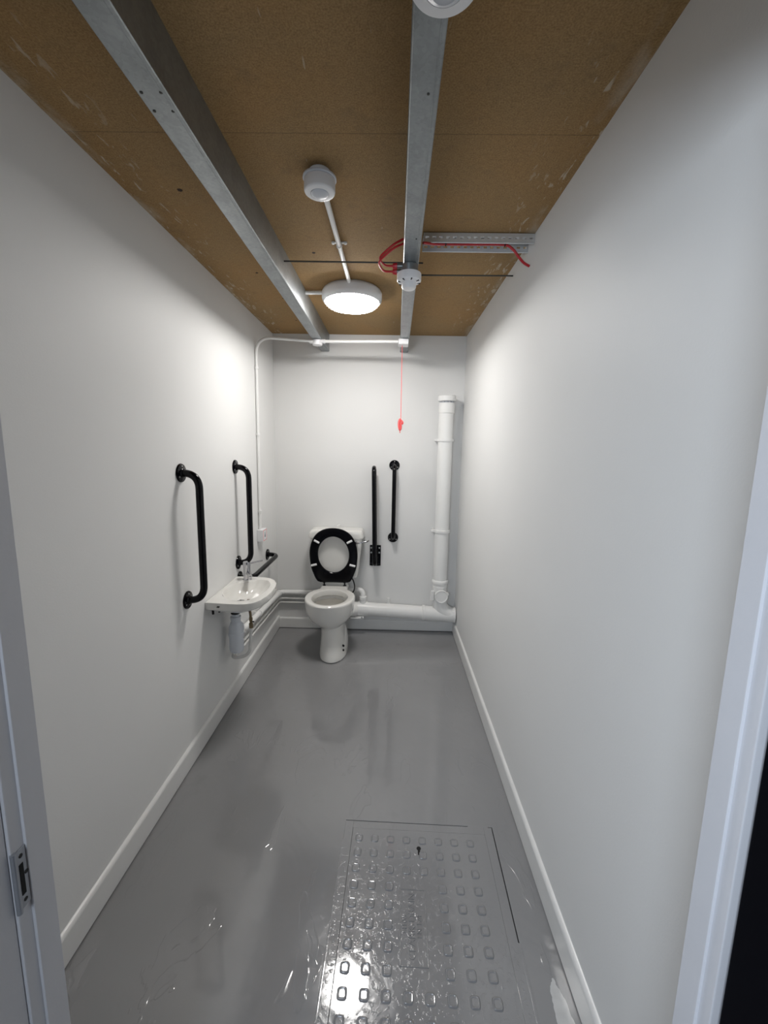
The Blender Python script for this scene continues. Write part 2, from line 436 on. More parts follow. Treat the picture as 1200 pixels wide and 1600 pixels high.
# ------------------------------------------------------------------ perforated tray with red cable
TY0, TY1, TX0, TX1 = 1.838, 1.918, .112, XR-.002
t = thing('cable_tray', 'perforated galvanised cable tray across the ceiling by the right wall', 'cable tray', ((TX0+TX1)/2, 1.878, 2.398))
M_tray = simple('bright_galvanised_steel', (.66, .68, .69), .42, .55, var=.1)
def perf(b, origin, ux, uy, L, W, nu, rows, th):
    """plate with slots, built as a grid of bars (real holes)"""
    o = Vector(origin); ux = Vector(ux); uy = Vector(uy); nn = ux.cross(uy)
    cell = L/nu
    def q(u0, u1, v0, v1):
        P = [o+ux*u+uy*v for u, v in ((u0, v0), (u1, v0), (u1, v1), (u0, v1))]
        b.rings([P, [p+nn*th for p in P]])
    rh = W/rows
    for r in range(rows):
        v0 = r*rh
        q(0, L, v0, v0+rh*.38); q(0, L, v0+rh*.62, v0+rh)
        for k in range(nu+1):
            off = (cell*.5 if r % 2 else 0)
            c0 = k*cell+off-cell*.24; c1 = c0+cell*.48
            c0 = max(c0, 0); c1 = min(c1, L)
            if c1 > c0: q(c0, c1, v0+rh*.38, v0+rh*.62)
b = MB(); L_ = TX1-TX0
perf(b, (TX0, TY0, 2.396), (1, 0, 0), (0, 1, 0), L_, TY1-TY0, 20, 3, .0015)
b.build('tray_base', M_tray, t)
b = MB(); perf(b, (TX0, TY0, 2.362), (1, 0, 0), (0, 0, 1), L_, .034, 16, 1, .0015); b.tube([(TX0, TY0, 2.361), (TX1, TY0, 2.361)], .0025, 8)
b.build('side_flange', M_tray, t)
b = MB(); perf(b, (TX0, TY1, 2.362), (1, 0, 0), (0, 0, 1), L_, .034, 16, 1, .0015); b.tube([(TX0, TY1, 2.361), (TX1, TY1, 2.361)], .0025, 8)
b.build('side_flange', M_tray, t)
tt = thing('red_cable', 'red fire cable lying in the perforated tray and drooping to the right wall', 'cable', (.3, 1.86, 2.36))
MB().tube(smooth_path([(.1095, 1.812, 2.347), (.118, 1.82, 2.35), (.16, 1.855, 2.362), (.21, 1.868, 2.368), (.33, 1.866, 2.368), (.445, 1.868, 2.368), (.482, 1.868, 2.350), (.505, 1.870, 2.326), (.530, 1.878, 2.306), (.558, 1.888, 2.296)]), .0052, 10).build('sheath', M_red, tt)
for x_ in (.205, .447):
    MB().lathe([(.0055, -.0025), (.0075, -.002), (.0075, .002), (.0055, .0025)], (x_, 1.868, 2.368), (1, 0, 0), 12).build('cable_tie', M_dark, tt, label='black cable tie')

# ------------------------------------------------------------------ round ceiling lamp
LC = Vector((-.238, 2.475, H))
t = thing('ceiling_light', 'round white bulkhead ceiling light, lit, above the middle of the room', 'light', tuple(LC))
MB().lathe([(.10, 0), (.150, 0), (.160, -.008), (.1665, -.020), (.1665, -.046), (.164, -.057), (.158, -.065), (.1525, -.0685), (.150, -.067), (.149, -.055)], LC, n=64).build('housing', M_pvc2, t, label='white rounded housing')
MB().lathe([(.1485, -.058), (.1485, -.068), (.143, -.078), (.130, -.087), (.10, -.093), (.06, -.096), (.001, -.097)], LC, n=64).build('diffuser', M_emit, t, label='glowing diffuser')
# conduit from sensor to lamp, and from lamp to left channel
ZC = 2.385
t = thing('conduit', 'white conduit on the ceiling between the round sensor and the lit lamp', 'conduit', (-.242, 1.9, ZC), group='white conduits')
MB().tube([(-.246, 1.50, ZC), (-.2415, 1.93, ZC), (-.238, 2.34, ZC)], .010, 14).build('tube', M_pvc, t)
b = MB(); b.lathe([(.0105, -.006), (.0125, -.006), (.0125, .006), (.0105, .006)], (-.2415, 1.93, ZC), (0, 1, 0), 16); b.box((-.272, 1.924, 2.394), (-.211, 1.936, 2.399), .001)
sd = b.build('saddle_clip', M_pvc, t)
for dx in (-.026, .026):
    MB().lathe([(.0075, 0), (.0075, .006), (.005, .0085), (.001, .0085)], (-.2415+dx, 1.93, 2.399), (0, 0, -1), 14).build('screw_cap', M_pvc, sd)
o = MB().tube([(X1(2.48)+.028, 2.478, ZC), (-.40, 2.478, ZC)], .010, 14).build('conduit', M_pvc)
tag(o, 'short white conduit from the left steel channel to the lit lamp', 'conduit', 'white conduits')

# ceiling presence sensors
def sensor(label, c, base, grp):
    c = Vector(c)
    t = thing('presence_sensor', label, 'sensor', tuple(c), group=grp)
    MB().lathe([(.033, 0), (.033, -.013), (.031, -.016)], c, n=36).build('back_box', M_pvc, t)
    MB().lathe([(.030, -.014), (.046, -.016), (.053, -.019), (.0535, -.024), (.049, -.026)], c, n=40).build('base_ring', M_grey, t)
    MB().lathe([(.0475, -.026), (.0495, -.028), (.0495, -.058), (.048, -.062), (.044, -.065), (.030, -.066), (.0285, -.064)], c, n=40).build('body', M_pvc2, t)
    MB().lathe([(.0285, -.063), (.028, -.067), (.023, -.071), (.012, -.074), (.001, -.075)], c, n=36).build('lens', M_grey, t, label='frosted round lens')
    return t
sensor('white drum-shaped presence sensor on the ceiling board, conduit leading to the lamp', (-.247, 1.470, H-.001), True, 'presence sensors')
# second one, on the right-hand channel nearest the viewer
c = Vector((.066, .742, BZ))
t = thing('ceiling_fitting', 'pale round fitting under the right steel channel, cut by the top edge', 'sensor', tuple(c))
MB().lathe([(.040, 0), (.055, -.002), (.0575, -.010), (.0575, -.040), (.053, -.047), (.034, -.050), (.033, -.047)], c, n=48).build('body', M_pvc2, t)
MB().lathe([(.033, -.046), (.031, -.052), (.021, -.058), (.018, -.057), (.001, -.060)], c, n=36).build('lens', M_grey, t, label='frosted round lens')

# ------------------------------------------------------------------ smoke detector on junction box
sc = Vector((.057, 1.835, 0))
t = thing('junction_box', 'grey steel conduit box with red cable glands under the steel channel', 'junction box', (sc.x, sc.y, BZ))
MB().lathe([(.034, 0), (.036, -.003), (.036, -.028), (.034, -.031)], (sc.x, sc.y, BZ-.0005), n=32).build('box_body', M_galv, t)
for dy, dz in ((-.014, -.010), (.014, -.020)):
    g_ = MB().cyl((sc.x-.028, sc.y+dy, BZ+dz), (sc.x-.052, sc.y+dy, BZ+dz), .0095, 16).build('spout', M_galv, t)
    MB().cyl((sc.x-.050, sc.y+dy, BZ+dz), (sc.x-.068, sc.y+dy, BZ+dz), .0125, 8, .0105).build('cable_gland', M_redp, t, label='red cable gland')
t = thing('smoke_detector', 'white round smoke detector under the junction box on the steel channel', 'smoke detector', (sc.x, sc.y, BZ-.032))
MB().lathe([(.038, -.032), (.048, -.033), (.0495, -.036), (.0495, -.060), (.047, -.064), (.034, -.068), (.030, -.069)], (sc.x, sc.y, BZ), n=44).build('base', M_pvc2, t)
MB().lathe([(.029, -.066), (.030, -.070), (.029, -.086), (.024, -.092), (.010, -.094), (.001, -.094)], (sc.x, sc.y, BZ), n=40).build('chamber', M_pvc2, t)
for k in range(8):
    a = k*PI/4+.2
    p = Vector((sc.x+.0395*math.cos(a), sc.y+.0395*math.sin(a), BZ-.0655))
    rot = Matrix.Rotation(a, 3, 'Z')
    MB().box(p-Vector((.007, .0022, .0025)), p+Vector((.007, .0022, .0025)), 0, 1, rot).build('vent_slot', M_paper, t, label='dark vent slot')
for dy, dz, s in ((-.014, -.010, 0), (.014, -.020, 1)):
    g0 = Vector((sc.x-.066, sc.y+dy, BZ+dz))
    tag(MB().tube(smooth_path([(.028, 1.735+s*.010, 2.325-s*.012), (-.005, 1.730+s*.008, 2.305-s*.010), (-.035, 1.738+s*.006, 2.285-s*.010), (-.058, 1.757+s*.004, 2.272-s*.011), (-.060-s*.004, 1.778+s*.010, 2.266-s*.010), (-.040-s*.006, g0.y-.004, g0.z+.001), g0]), .0042, 10).build('red_cable', M_red),
        ('lower' if s else 'upper')+' red cable looping into the junction box glands', 'cable', 'red cables looping at the junction box')

# ------------------------------------------------------------------ conduit along the back, down the left wall
CZ = 2.262
t = thing('conduit', 'long white conduit crossing below the steel channels and running down the left wall', 'conduit', (XL+.012, 2.935, .95), group='white conduits')
MB().tube(bend([(XL+.012, 2.925, .945), (XL+.012, 2.940, CZ), (-.52, 3.045, CZ), (.031, 3.015, CZ)], .11, 12), .010, 14).build('tube', M_pvc, t)
for z_, y_ in ((2.06, 2.937), (1.615, 2.932), (1.075, 2.927)):
    b = MB(); b.lathe([(.0105, -.008), (.0145, -.008), (.0145, .008), (.0105, .008)], (XL+.012, y_, z_), (0, 0, 1), 18); b.box((XL, y_-.012, z_-.008), (XL+.008, y_+.012, z_+.008), .001)
    b.build('saddle_clip', M_pvc, t)
b = MB(); b.lathe([(.030, .010), (.034, .008), (.034, -.022), (.031, -.026), (.001, -.026)], (X1(3.04), 3.045, CZ), n=32)
b.cyl((X1(3)-.055, 3.04, CZ), (X1(3)-.025, 3.043, CZ), .014, 16).cyl((X1(3)+.025, 3.043, CZ), (X1(3)+.055, 3.041, CZ), .014, 16)
b.build('round_box', M_pvc2, t, label='round conduit box')

t = thing('pull_switch', 'white square ceiling alarm switch with red pull cord hanging at the back', 'pull switch', (.060, 3.01, BZ))
MB().box((.032, 2.968, BZ-.038), (.100, 3.056, BZ-.0005), .004).build('switch_box', M_pvc2, t)
CY = 3.01
MB().tube(smooth_path([(.058, CY, BZ-.036), (.0585, CY, 2.05), (.060, CY, 1.85), (.060, CY, 1.735)]), .0021, 8).build('cord', M_cord, t, label='thin red cord')
# hitched-up toggle bunched on the cord
b = MB()
b.tube(smooth_path([(.060, CY, 1.742), (.052, CY, 1.735), (.047, CY-.004, 1.715), (.048, CY-.004, 1.69), (.054, CY, 1.668), (.060, CY+.002, 1.672), (.062, CY+.003, 1.695), (.057, CY+.002, 1.722), (.060, CY, 1.738)], 6), .0075, 10)
b.tube(smooth_path([(.060, CY, 1.735), (.068, CY-.003, 1.728), (.075, CY-.003, 1.718), (.073, CY, 1.708), (.064, CY, 1.714)], 6), .0055, 10)
b.build('toggle', M_cord, t, label='red knotted toggle')
b = MB(); b.tube(smooth_path([(.0555, CY, 1.672), (.0565, CY, 1.652), (.0555, CY, 1.645)], 4), .0030, 8); b.build('cord_end', M_cord, t)

# reset unit on left wall
t = thing('alarm_reset_unit', 'small white alarm reset box with red printed symbol on the left wall', 'reset switch', (XL, 2.93, .855))
MB().box((XL, 2.886, .862), (XL+.044, 2.974, .948), .004).build('box', M_pvc2, t)
b = MB()
for a, c_ in (((2.891, .867), (2.8935, .943)), ((2.9665, .867), (2.969, .943)), ((2.891, .867), (2.969, .8695)), ((2.891, .9405), (2.969, .943))):
    b.box((XL+.0438, a[0], a[1]), (XL+.0448, c_[0], c_[1]))
b.build('red_border', M_cord, t, label='thin red printed border')
b = MB()
b.lathe([(.004, 0), (.004, .001)], (XL+.0438, 2.930, .920), (1, 0, 0), 16)
b.rings([[Vector((XL+.0438+dx, 2.93+p, .905+q)) for p, q in ((-.009, -.014), (.009, -.014), (.003, .010), (-.003, .010))] for dx in (0, .001)])
b.build('symbol', M_paper, t, label='black printed figure')

# ------------------------------------------------------------------ grab rails
def copy_tree(o, parent=None):
    c = o.copy(); col.objects.link(c); c.parent = parent
    for ch in [x for x in bpy.data.objects if x.parent == o]: copy_tree(ch, c)
    return c
RL = .592
gr = thing('grab_rail', '', 'grab rail')
GRP = 'black wall grab rails'
gr['_local'] = True
P = .082
MB().tube(bend([(.004, 0, 0), (P, 0, 0), (P, 0, RL), (.004, 0, RL)], .074, 14), .0165, 24).build('bar', M_black, gr)
for zz in (0, RL):
    fl = MB().lathe([(.0415, 0), (.0425, .003), (.040, .008), (.032, .010), (.024, .011), (.020, .016), (.017, .017)], (0, 0, zz), (1, 0, 0), 40).build('flange', M_black, gr)
    fl['_local'] = True
    for k in range(3):
        a = PI/2+k*2*PI/3
        MB().lathe([(.0045, 0), (.0042, .0015), (.001, .0025)], (.0088, .030*math.cos(a), zz+.030*math.sin(a)), (1, 0, 0), 12).build('screw', M_screw, fl)
del gr['_local']
for f in list(gr.children):
    if '_local' in f: del f['_local']
spots = [((XL, 1.855, .816), (0, 0, 0), 'upright black grab rail on the left wall before the washbasin'),
         ((XL, 2.510, .816), (0, 0, 0), 'upright black grab rail on the left wall just beyond the washbasin'),
         ((XL, 2.525, .712), (-PI/2, 0, 0), 'horizontal black grab rail on the left wall beside the toilet'),
         ((.026, D, .810), (0, 0, -PI/2), 'upright black grab rail on the back wall right of the hinged rail')]
for i, (l, r, lab) in enumerate(spots):
    o = gr if i == 0 else copy_tree(gr)
    o.location = l; o.rotation_euler = r; o['label'] = lab; o['group'] = GRP
# hinged drop-down rail, folded up
hx = -.118
t = thing('hinged_rail', 'black hinged drop-down support rail folded upright on the back wall', 'grab rail', (hx, D, .57))
b = MB(); b.box((hx-.046, D-.009, .566), (hx+.046, D-.001, .742), .003)
b.cyl((hx-.046+.012, D-.005, .568), (hx+.046-.012, D-.005, .568), .004, 8)
b.build('wall_plate', M_black, t)
b = MB(); b.box((hx-.021, D-.075, .590), (hx-.017, D-.008, .720), .0015).box((hx+.017, D-.075, .590), (hx+.021, D-.008, .720), .0015)
b.cyl((hx-.025, D-.045, .650), (hx+.025, D-.045, .650), .007, 16)
b.build('hinge_bracket', M_black, t)
MB().tube(bend([(hx+.002, D-.045, .600), (hx-.016, D-.045, 1.385), (hx-.016, D-.165, 1.385), (hx-.001, D-.165, .700), (hx+.002, D-.150, .615), (hx+.002, D-.060, .600)], .060, 12), .0165, 24).build('bar', M_black, t)
for sx in (-.033, .033):
    for zz in (.718, .678, .582):
        MB().lathe([(.008, 0), (.0075, .002), (.001, .004)], (hx+sx, D-.009, zz), (0, -1, 0), 14).build('screw', M_screw if zz > .6 else M_black, t)

# ------------------------------------------------------------------ soil pipe
PY = 3.312; sx = .418
def hz(x): return .221-(x+.33)*.046
t = thing('soil_pipe', 'thick white soil pipe along the back wall rising beside the right corner', 'soil pipe', (sx, PY, .12))
R = .056
MB().tube([(-.40, PY, hz(-.40)), (.30, PY, hz(.30))], R, 40).build('horizontal_pipe', M_pvc, t)
b = MB(); b.tube([(.285, PY, hz(.285)), (.552, PY, hz(.552))], R+.004, 40)
b.lathe([(R, -.012), (R+.009, -.010), (R+.009, .010), (R, .012)], (.290, PY, hz(.29)), (1, 0, -.046), 40)
b.lathe([(R, -.006), (R+.008, -.005), (R+.008, .004), (R, .006)], (.546, PY, hz(.546)), (1, 0, -.046), 40)
b.tube(smooth_path([(.50, PY, .190), (.452, PY, .222), (.424, PY, .27), (sx, PY, .33), (sx, PY, .47)]), R+.003, 40)
b.build('swept_tee', M_pvc, t)
MB().tube([(sx, PY, .45), (sx-.002, PY, 1.84)], R, 40).build('vertical_pipe', M_pvc, t)
MB().lathe([(R, .452), (R+.008, .452), (R+.010, .458), (R+.010, .474), (R+.005, .482), (R, .484)], (sx, PY, 0), n=40).build('socket_collar', M_pvc, t)
MB().lathe([(R+.001, .415), (R+.005, .418), (R+.005, .432), (R+.001, .435)], (sx, PY, 0), n=40).build('socket_collar', M_pvc, t)
b = MB(); b.lathe([(.050, -.02), (.050, .016), (.054, .018), (.054, .028), (.050, .033), (.046, .032), (.044, .029), (.001, .029)], (sx+.006, PY-.045, .360), (0.05, -1, .0), 40)
b.build('access_cap', M_pvc, t, label='round rodding access cap')
MB().box((sx-.076, PY-.056, .318), (sx-.048, PY-.034, .402), .006, 3).build('side_lug', M_pvc, t)
MB().cyl((sx+.060, PY-.028, .375), (sx+.060, PY-.060, .375), .011, 16).build('side_lug', M_pvc, t)
# vent cap
b = MB(); b.lathe([(R, 0), (R+.005, .002), (R+.005, .074), (R+.002, .078)], (sx, PY, 1.81), n=40)
b.build('cap_sleeve', M_pvc, t)
b = MB()
for k in range(14):
    a = 2*PI*k/14; rot = Matrix.Rotation(a, 3, 'Z'); p = Vector((sx+.052*math.cos(a), PY+.052*math.sin(a), 1.897))
    b.box(p-Vector((.003, .004, .010)), p+Vector((.003, .004, .010)), 0, 1, rot)
b.lathe([(.040, 1.885), (.040, 1.905)], (sx, PY, 0), n=24)
b.build('vent_grille', M_grey, t)
MB().lathe([(.050, 1.901), (.068, 1.901), (.070, 1.904), (.070, 1.938), (.066, 1.943), (.001, 1.944)], (sx, PY, 0), n=44).build('vent_cap', M_pvc, t)
for z_ in (1.607, .888):
    b = MB(); b.lathe([(R+.0005, z_-.010), (R+.008, z_-.010), (R+.008, z_+.010), (R+.0005, z_+.010)], (sx, PY, 0), n=40)
    b.box((sx-R-.030, PY-.006, z_-.010), (sx-R, PY+.003, z_+.010), .002); b.box((sx-R-.018, PY, z_-.008), (sx-R-.006, D, z_+.008))
    b.build('pipe_clip', M_pvc, t)
b = MB(); x_ = .0; b.lathe([(R+.0005, -.011), (R+.006, -.011), (R+.006, .011), (R+.0005, .011)], (x_, PY, hz(x_)), (1, 0, -.046), 40)
b.box((x_-.010, PY-.002, hz(x_)+R), (x_+.010, PY+.010, hz(x_)+R+.048), .002); b.box((x_-.008, PY, hz(x_)+R+.006), (x_+.008, D, hz(x_)+R+.016))
b.build('pipe_clip', M_pvc, t)
BX = -.212
b = MB(); b.lathe([(R+.0005, -.04), (R+.004, -.04), (R+.004, .04), (R+.0005, .04)], (BX, PY, hz(BX)), (1, 0, -.046), 40)
b.lathe([(.026, 0), (.026, .045), (.030, .047), (.030, .068), (.022, .070)], (BX, PY-.004, hz(BX)+.040), (0, 0, 1), 28)
b.build('boss_branch', M_pvc, t)
MB().box((BX-.095, PY-.070, hz(BX)-.062), (BX+.012, PY-.040, hz(BX)-.050), .002).build('strap_bracket', M_pvc, t)
MB().lathe([(.007, 0), (.007, .003), (.002, .005)], (BX-.002, PY-.068, hz(BX)-.050), (0, -1, 0), 12).build('screw', M_screw, t)

# ------------------------------------------------------------------ basin waste and supply pipes
t = thing('waste_pipe', 'white waste pipe along the left and back walls into the soil pipe', 'pipe', (XL+.028, 2.8, .36))
MB().tube(bend([(XL+.030, 2.40, .395), (XL+.030, 3.360, .325), (-.62, 3.358, .330), (-.30, 3.345, .372), (BX, PY+.01, .375), (BX, PY-.004, .30)], .045, 10), .0205, 20).build('tube', M_pvc, t)
MB().lathe([(.021, -.03), (.026, -.028), (.026, .028), (.021, .03)], (XL+.030, 2.425, .393), (0, 1, -.073), 24).build('coupling', M_pvc, t)
MB().lathe([(.021, -.02), (.0255, -.018), (.0255, .018), (.021, .02)], (XL+.030, 3.31, .329), (0, 1, -.073), 24).build('coupling', M_pvc, t)
for y_ in (2.80,):
    b = MB(); zc = .395-(y_-2.4)*.073; b.lathe([(.021, -.008), (.024, -.008), (.024, .008), (.021, .008)], (XL+.030, y_, zc), (0, 1, -.073), 24); b.box((XL, y_-.008, zc-.01), (XL+.015, y_+.008, zc+.01)); b.build('pipe_clip', M_pvc, t)
M_ptd = simple('painted_copper', (.78, .775, .75), .22)
t = thing('supply_pipe', 'thin white painted water pipe below the waste pipe on the left wall', 'pipe', (XL+.02, 2.8, .25))
HX, HY = -.786, 2.262
MB().tube(bend([(HX, HY, .500), (HX-.012, HY, .335), (XL+.05, HY-.02, .318), (XL+.022, HY+.07, .315), (XL+.022, D-.030, .272), (-.50, D-.028, .272)], .045, 10), .0090, 16).build('tube', M_ptd, t)
MB().tube(bend([(XL+.020, 2.36, .275), (XL+.020, D-.026, .235), (-.50, D-.026, .235)], .02, 6), .0080, 14).build('tube', M_ptd, t)

# ------------------------------------------------------------------ washbasin
def ray_poly(poly, c, th):
    d = Vector((math.cos(th), math.sin(th))); best = None
    for i in range(len(poly)):
        a = Vector(poly[i])-Vector(c); b_ = Vector(poly[(i+1) % len(poly)])-Vector(c); e = b_-a
        den = d.x*e.y-d.y*e.x
        if abs(den) < 1e-12: continue
        tt_ = (a.x*e.y-a.y*e.x)/den; s_ = (a.x*d.y-a.y*d.x)/den
        if tt_ > 0 and -1e-9 <= s_ <= 1+1e-9: best = tt_ if best is None else min(best, tt_)
    return best
def catmull(pts, seg=6):
    n = len(pts); out = []
    for i in range(n):
        p0, p1, p2, p3 = [Vector(pts[(i+k-1) % n]) for k in range(4)]
        for k in range(seg):
            q = k/seg; out.append(.5*((2*p1)+(p2-p0)*q+(2*p0-5*p1+4*p2-p3)*q*q+(-p0+3*p1-3*p2+p3)*q**3))
    return out
BC = (-.805, 2.255); ZB = .737
x0 = XL+.0005
outer_poly = [Vector(p) for p in ((x0, 2.030), (-.84, 2.020), (-.78, 2.016), (-.735, 2.019), (-.700, 2.036), (-.672, 2.080), (-.654, 2.150), (-.648, 2.220), (-.650, 2.300), (-.662, 2.365), (-.690, 2.425), (-.725, 2.458), (-.765, 2.474), (-.82, 2.480), (x0, 2.480))]
inner_poly = catmull([(-.905, 2.17), (-.86, 2.105), (-.80, 2.072), (-.735, 2.085), (-.700, 2.15), (-.688, 2.24), (-.695, 2.34), (-.735, 2.415), (-.785, 2.425), (-.825, 2.385), (-.885, 2.36), (-.912, 2.27)])
N = 96
crn = [math.atan2(p.y-BC[1], p.x-BC[0]) for p in (outer_poly[0], outer_poly[-1])]
ths = sorted([2*PI*k/N-PI+.01 for k in range(N)] + crn)
Ro = [ray_poly(outer_poly, BC, a) for a in ths]; Ri = [ray_poly(inner_poly, BC, a) for a in ths]
def ring(rad, z, c=BC, k=1.0, clampx=True):
    out = []
    for a, r in zip(ths, rad):
        x = c[0]+math.cos(a)*r*k; y = c[1]+math.sin(a)*r*k
        if clampx: x = max(x, x0)
        out.append(Vector((x, y, z)))
    return out
def inset(d): return [r-d for r in Ro]
DR = (-.835, 2.245)
def mixc(f): return (BC[0]*(1-f)+DR[0]*f, BC[1]*(1-f)+DR[1]*f)
t = thing('washbasin', 'small white ceramic washbasin with rounded front on the left wall', 'washbasin', (XL, 2.25, .62))
b = MB()
rs = [ring(Ro, .618, mixc(1), .22), ring(Ro, .628, mixc(1), .34), ring(Ro, .655, mixc(.7), .62), ring(Ro, .676, mixc(.35), .82), ring(Ro, .690, mixc(.1), .93), ring(Ro, .697, BC, .975), ring(Ro, .704, BC, .99),
      ring(Ro, .731, BC, 1.0), ring(inset(.002), .7355), ring(inset(.006), ZB), ring([ri+(ro-ri)*.35 for ri, ro in zip(Ri, Ro)], ZB-.001),
      ring([ri+.004 for ri in Ri], ZB-.001), ring(Ri, ZB-.004), ring(Ri, ZB-.016, mixc(.05), .95), ring(Ri, ZB-.036, mixc(.2), .85), ring(Ri, ZB-.058, mixc(.5), .64), ring(Ri, ZB-.068, mixc(.8), .40), ring(Ri, ZB-.073, mixc(1), .13)]
b.rings(rs)
b.build('bowl', M_cer, t)
MB().lathe([(.022, 0), (.022, .003), (.017, .004), (.014, -.001), (.001, -.001)], (DR[0], DR[1], ZB-.073), n=28).build('drain_ring', M_chrome, t, label='chrome drain ring')
b = MB()
for dx in (-.006, .001): b.box((-.868+dx, 2.0195, .713), (-.864+dx, 2.0225, .722), 0, 1, Matrix.Rotation(.35, 3, 'Y'))
b.box((-.871, 2.0197, .7165), (-.862, 2.0222, .7185))
b.build('maker_mark', M_paper, t, label='tiny dark maker mark')
for dy_, dx_ in ((2.045, .035), (2.075, .055)):
    MB().cyl((XL+dx_, dy_, .700), (XL+dx_, dy_, .668), .006, 12).build('fixing_bolt', M_dark, t, label='small dark fixing bolt')
TX, TY = -.858, 2.425
tp = thing('mixer_tap', 'chrome mixer tap with slim side lever on the washbasin', 'tap', (TX, TY, ZB))
b = MB(); b.lathe([(.025, 0), (.025, .004), (.0215, .006), (.0205, .010), (.0205, .082), (.0215, .084), (.0215, .106), (.020, .110), (.001, .111)], (TX, TY, ZB-.002), n=32); b.build('body', M_chrome, tp)
b = MB(); b.tube(smooth_path([(TX+.010, TY-.010, ZB+.040), (TX+.030, TY-.045, ZB+.045), (TX+.045, TY-.075, ZB+.042)]), .0125, 18); b.cyl((TX+.043, TY-.070, ZB+.042), (TX+.043, TY-.070, ZB+.020), .0105, 16); b.build('spout', M_chrome, tp)
b = MB(); b.tube([(TX+.012, TY, ZB+.098), (TX+.050, TY+.006, ZB+.104), (TX+.094, TY+.012, ZB+.115)], .0055, 12); b.build('lever', M_chrome, tp)
# bottle trap
tc = (-.868, 2.250)
bt = thing('bottle_trap', 'white plastic bottle trap hanging under the washbasin', 'trap', (tc[0], tc[1], .36))
MB().lathe([(.034, .622), (.034, .610), (.026, .604), (.026, .592), (.022, .590)], (*tc, 0), n=32).build('drain_nut', M_dark, bt, label='black drain nut')
MB().lathe([(.020, .600), (.020, .575), (.029, .574), (.030, .560), (.027, .556), (.025, .535)], (*tc, 0), n=32).build('neck', M_trap, bt)
MB().lathe([(.024, .545), (.030, .538), (.040, .512), (.0405, .478), (.043, .476), (.043, .462), (.040, .460), (.040, .380), (.036, .366), (.028, .360), (.001, .359)], (*tc, 0), n=36).build('bottle', M_trap, bt)
MB().tube(bend([(tc[0], tc[1]+.03, .495), (tc[0], tc[1]+.075, .495), (tc[0]-.02, 2.375, .44), (XL+.032, 2.425, .395)], .04, 8), .0195, 18).build('outlet', M_trap, bt)
ho = thing('tap_hose', 'dark flexible tap hose with brass fitting below the washbasin', 'hose', (HX, HY, .50))
MB().tube(smooth_path([(HX-.014, HY+.01, .668), (HX-.010, HY, .635), (HX-.003, HY, .595), (HX, HY, .560)]), .0075, 12).build('hose', M_brass, ho)
MB().lathe([(.009, .565), (.0105, .563), (.0105, .545), (.008, .543), (.008, .530), (.012, .528), (.012, .502), (.009, .500)], (HX, HY, 0), n=6).build('isolating_valve', M_brass, ho)
MB().lathe([(.004, 0), (.004, .01)], (HX+.010, HY-.004, .54), (1, 0, 0), 10).build('valve_screw', M_dark, ho)

# ------------------------------------------------------------------ toilet
TXC = -.430
t = thing('toilet', 'white ceramic toilet with raised black seat against the back wall', 'toilet', (TXC, 3.0, 0))
def egg(xc, yc, hw, yf, yb, z, n=64, eb=2.0, ef=2.0):
    out = []
    for k in range(n):
        a = 2*PI*k/n; c_, s_ = math.cos(a), math.sin(a)
        e = ef if s_ < 0 else eb
        x = xc+hw*math.copysign(abs(c_)**(2/e), c_); y = yc+(yc-yf if s_ < 0 else yb-yc)*math.copysign(abs(s_)**(2/e), s_)
        out.append(Vector((x, y, z)))
    return out
X_ = TXC-.006
rs = [egg(X_+.028, 2.96, .094, 2.800, 3.20, .001), egg(X_+.028, 2.96, .101, 2.792, 3.20, .008), egg(X_+.027, 2.96, .101, 2.796, 3.20, .030),
      egg(X_+.025, 2.96, .095, 2.812, 3.20, .07, eb=2.6), egg(X_+.023, 2.97, .088, 2.832, 3.21, .12, eb=2.8), egg(X_+.020, 2.98, .083, 2.842, 3.22, .17, eb=2.8),
      egg(X_+.016, 2.98, .082, 2.846, 3.23, .215, eb=2.8), egg(X_+.012, 2.98, .088, 2.842, 3.23, .238, eb=2.6), egg(X_+.006, 2.98, .112, 2.822, 3.23, .256, eb=2.4), egg(X_+.001, 2.98, .142, 2.800, 3.22, .280, eb=2.2),
      egg(X_, 2.98, .164, 2.782, 3.21, .310), egg(X_, 2.98, .177, 2.770, 3.20, .345), egg(X_, 2.98, .183, 2.763, 3.19, .385), egg(X_, 2.98, .186, 2.758, 3.185, .418), egg(X_, 2.98, .1855, 2.757, 3.185, .430),
      egg(X_, 2.98, .181, 2.762, 3.180, .437), egg(X_, 2.98, .172, 2.770, 3.172, .440), egg(X_, 2.965, .142, 2.790, 3.130, .440), egg(X_, 2.965, .133, 2.797, 3.122, .436),
      egg(X_, 2.965, .129, 2.802, 3.118, .420), egg(X_, 2.965, .129, 2.802, 3.118, .398), egg(X_, 2.965, .140, 2.792, 3.128, .390), egg(X_, 2.965, .140, 2.79, 3.128, .34),
      egg(X_, 2.975, .11, 2.84, 3.10, .28), egg(X_, 2.98, .07, 2.89, 3.06, .235), egg(X_, 2.98, .045, 2.93, 3.03, .20), egg(X_, 2.98, .03, 2.95, 3.01, .19)]
b = MB(); b.rings(rs)
b.box((X_-.108, 3.120, .385), (X_+.108, 3.300, .4395), .018, 4)        # seat shelf at the back
b.box((X_-.085, 3.145, .16), (X_+.085, 3.28, .40), .03, 4)
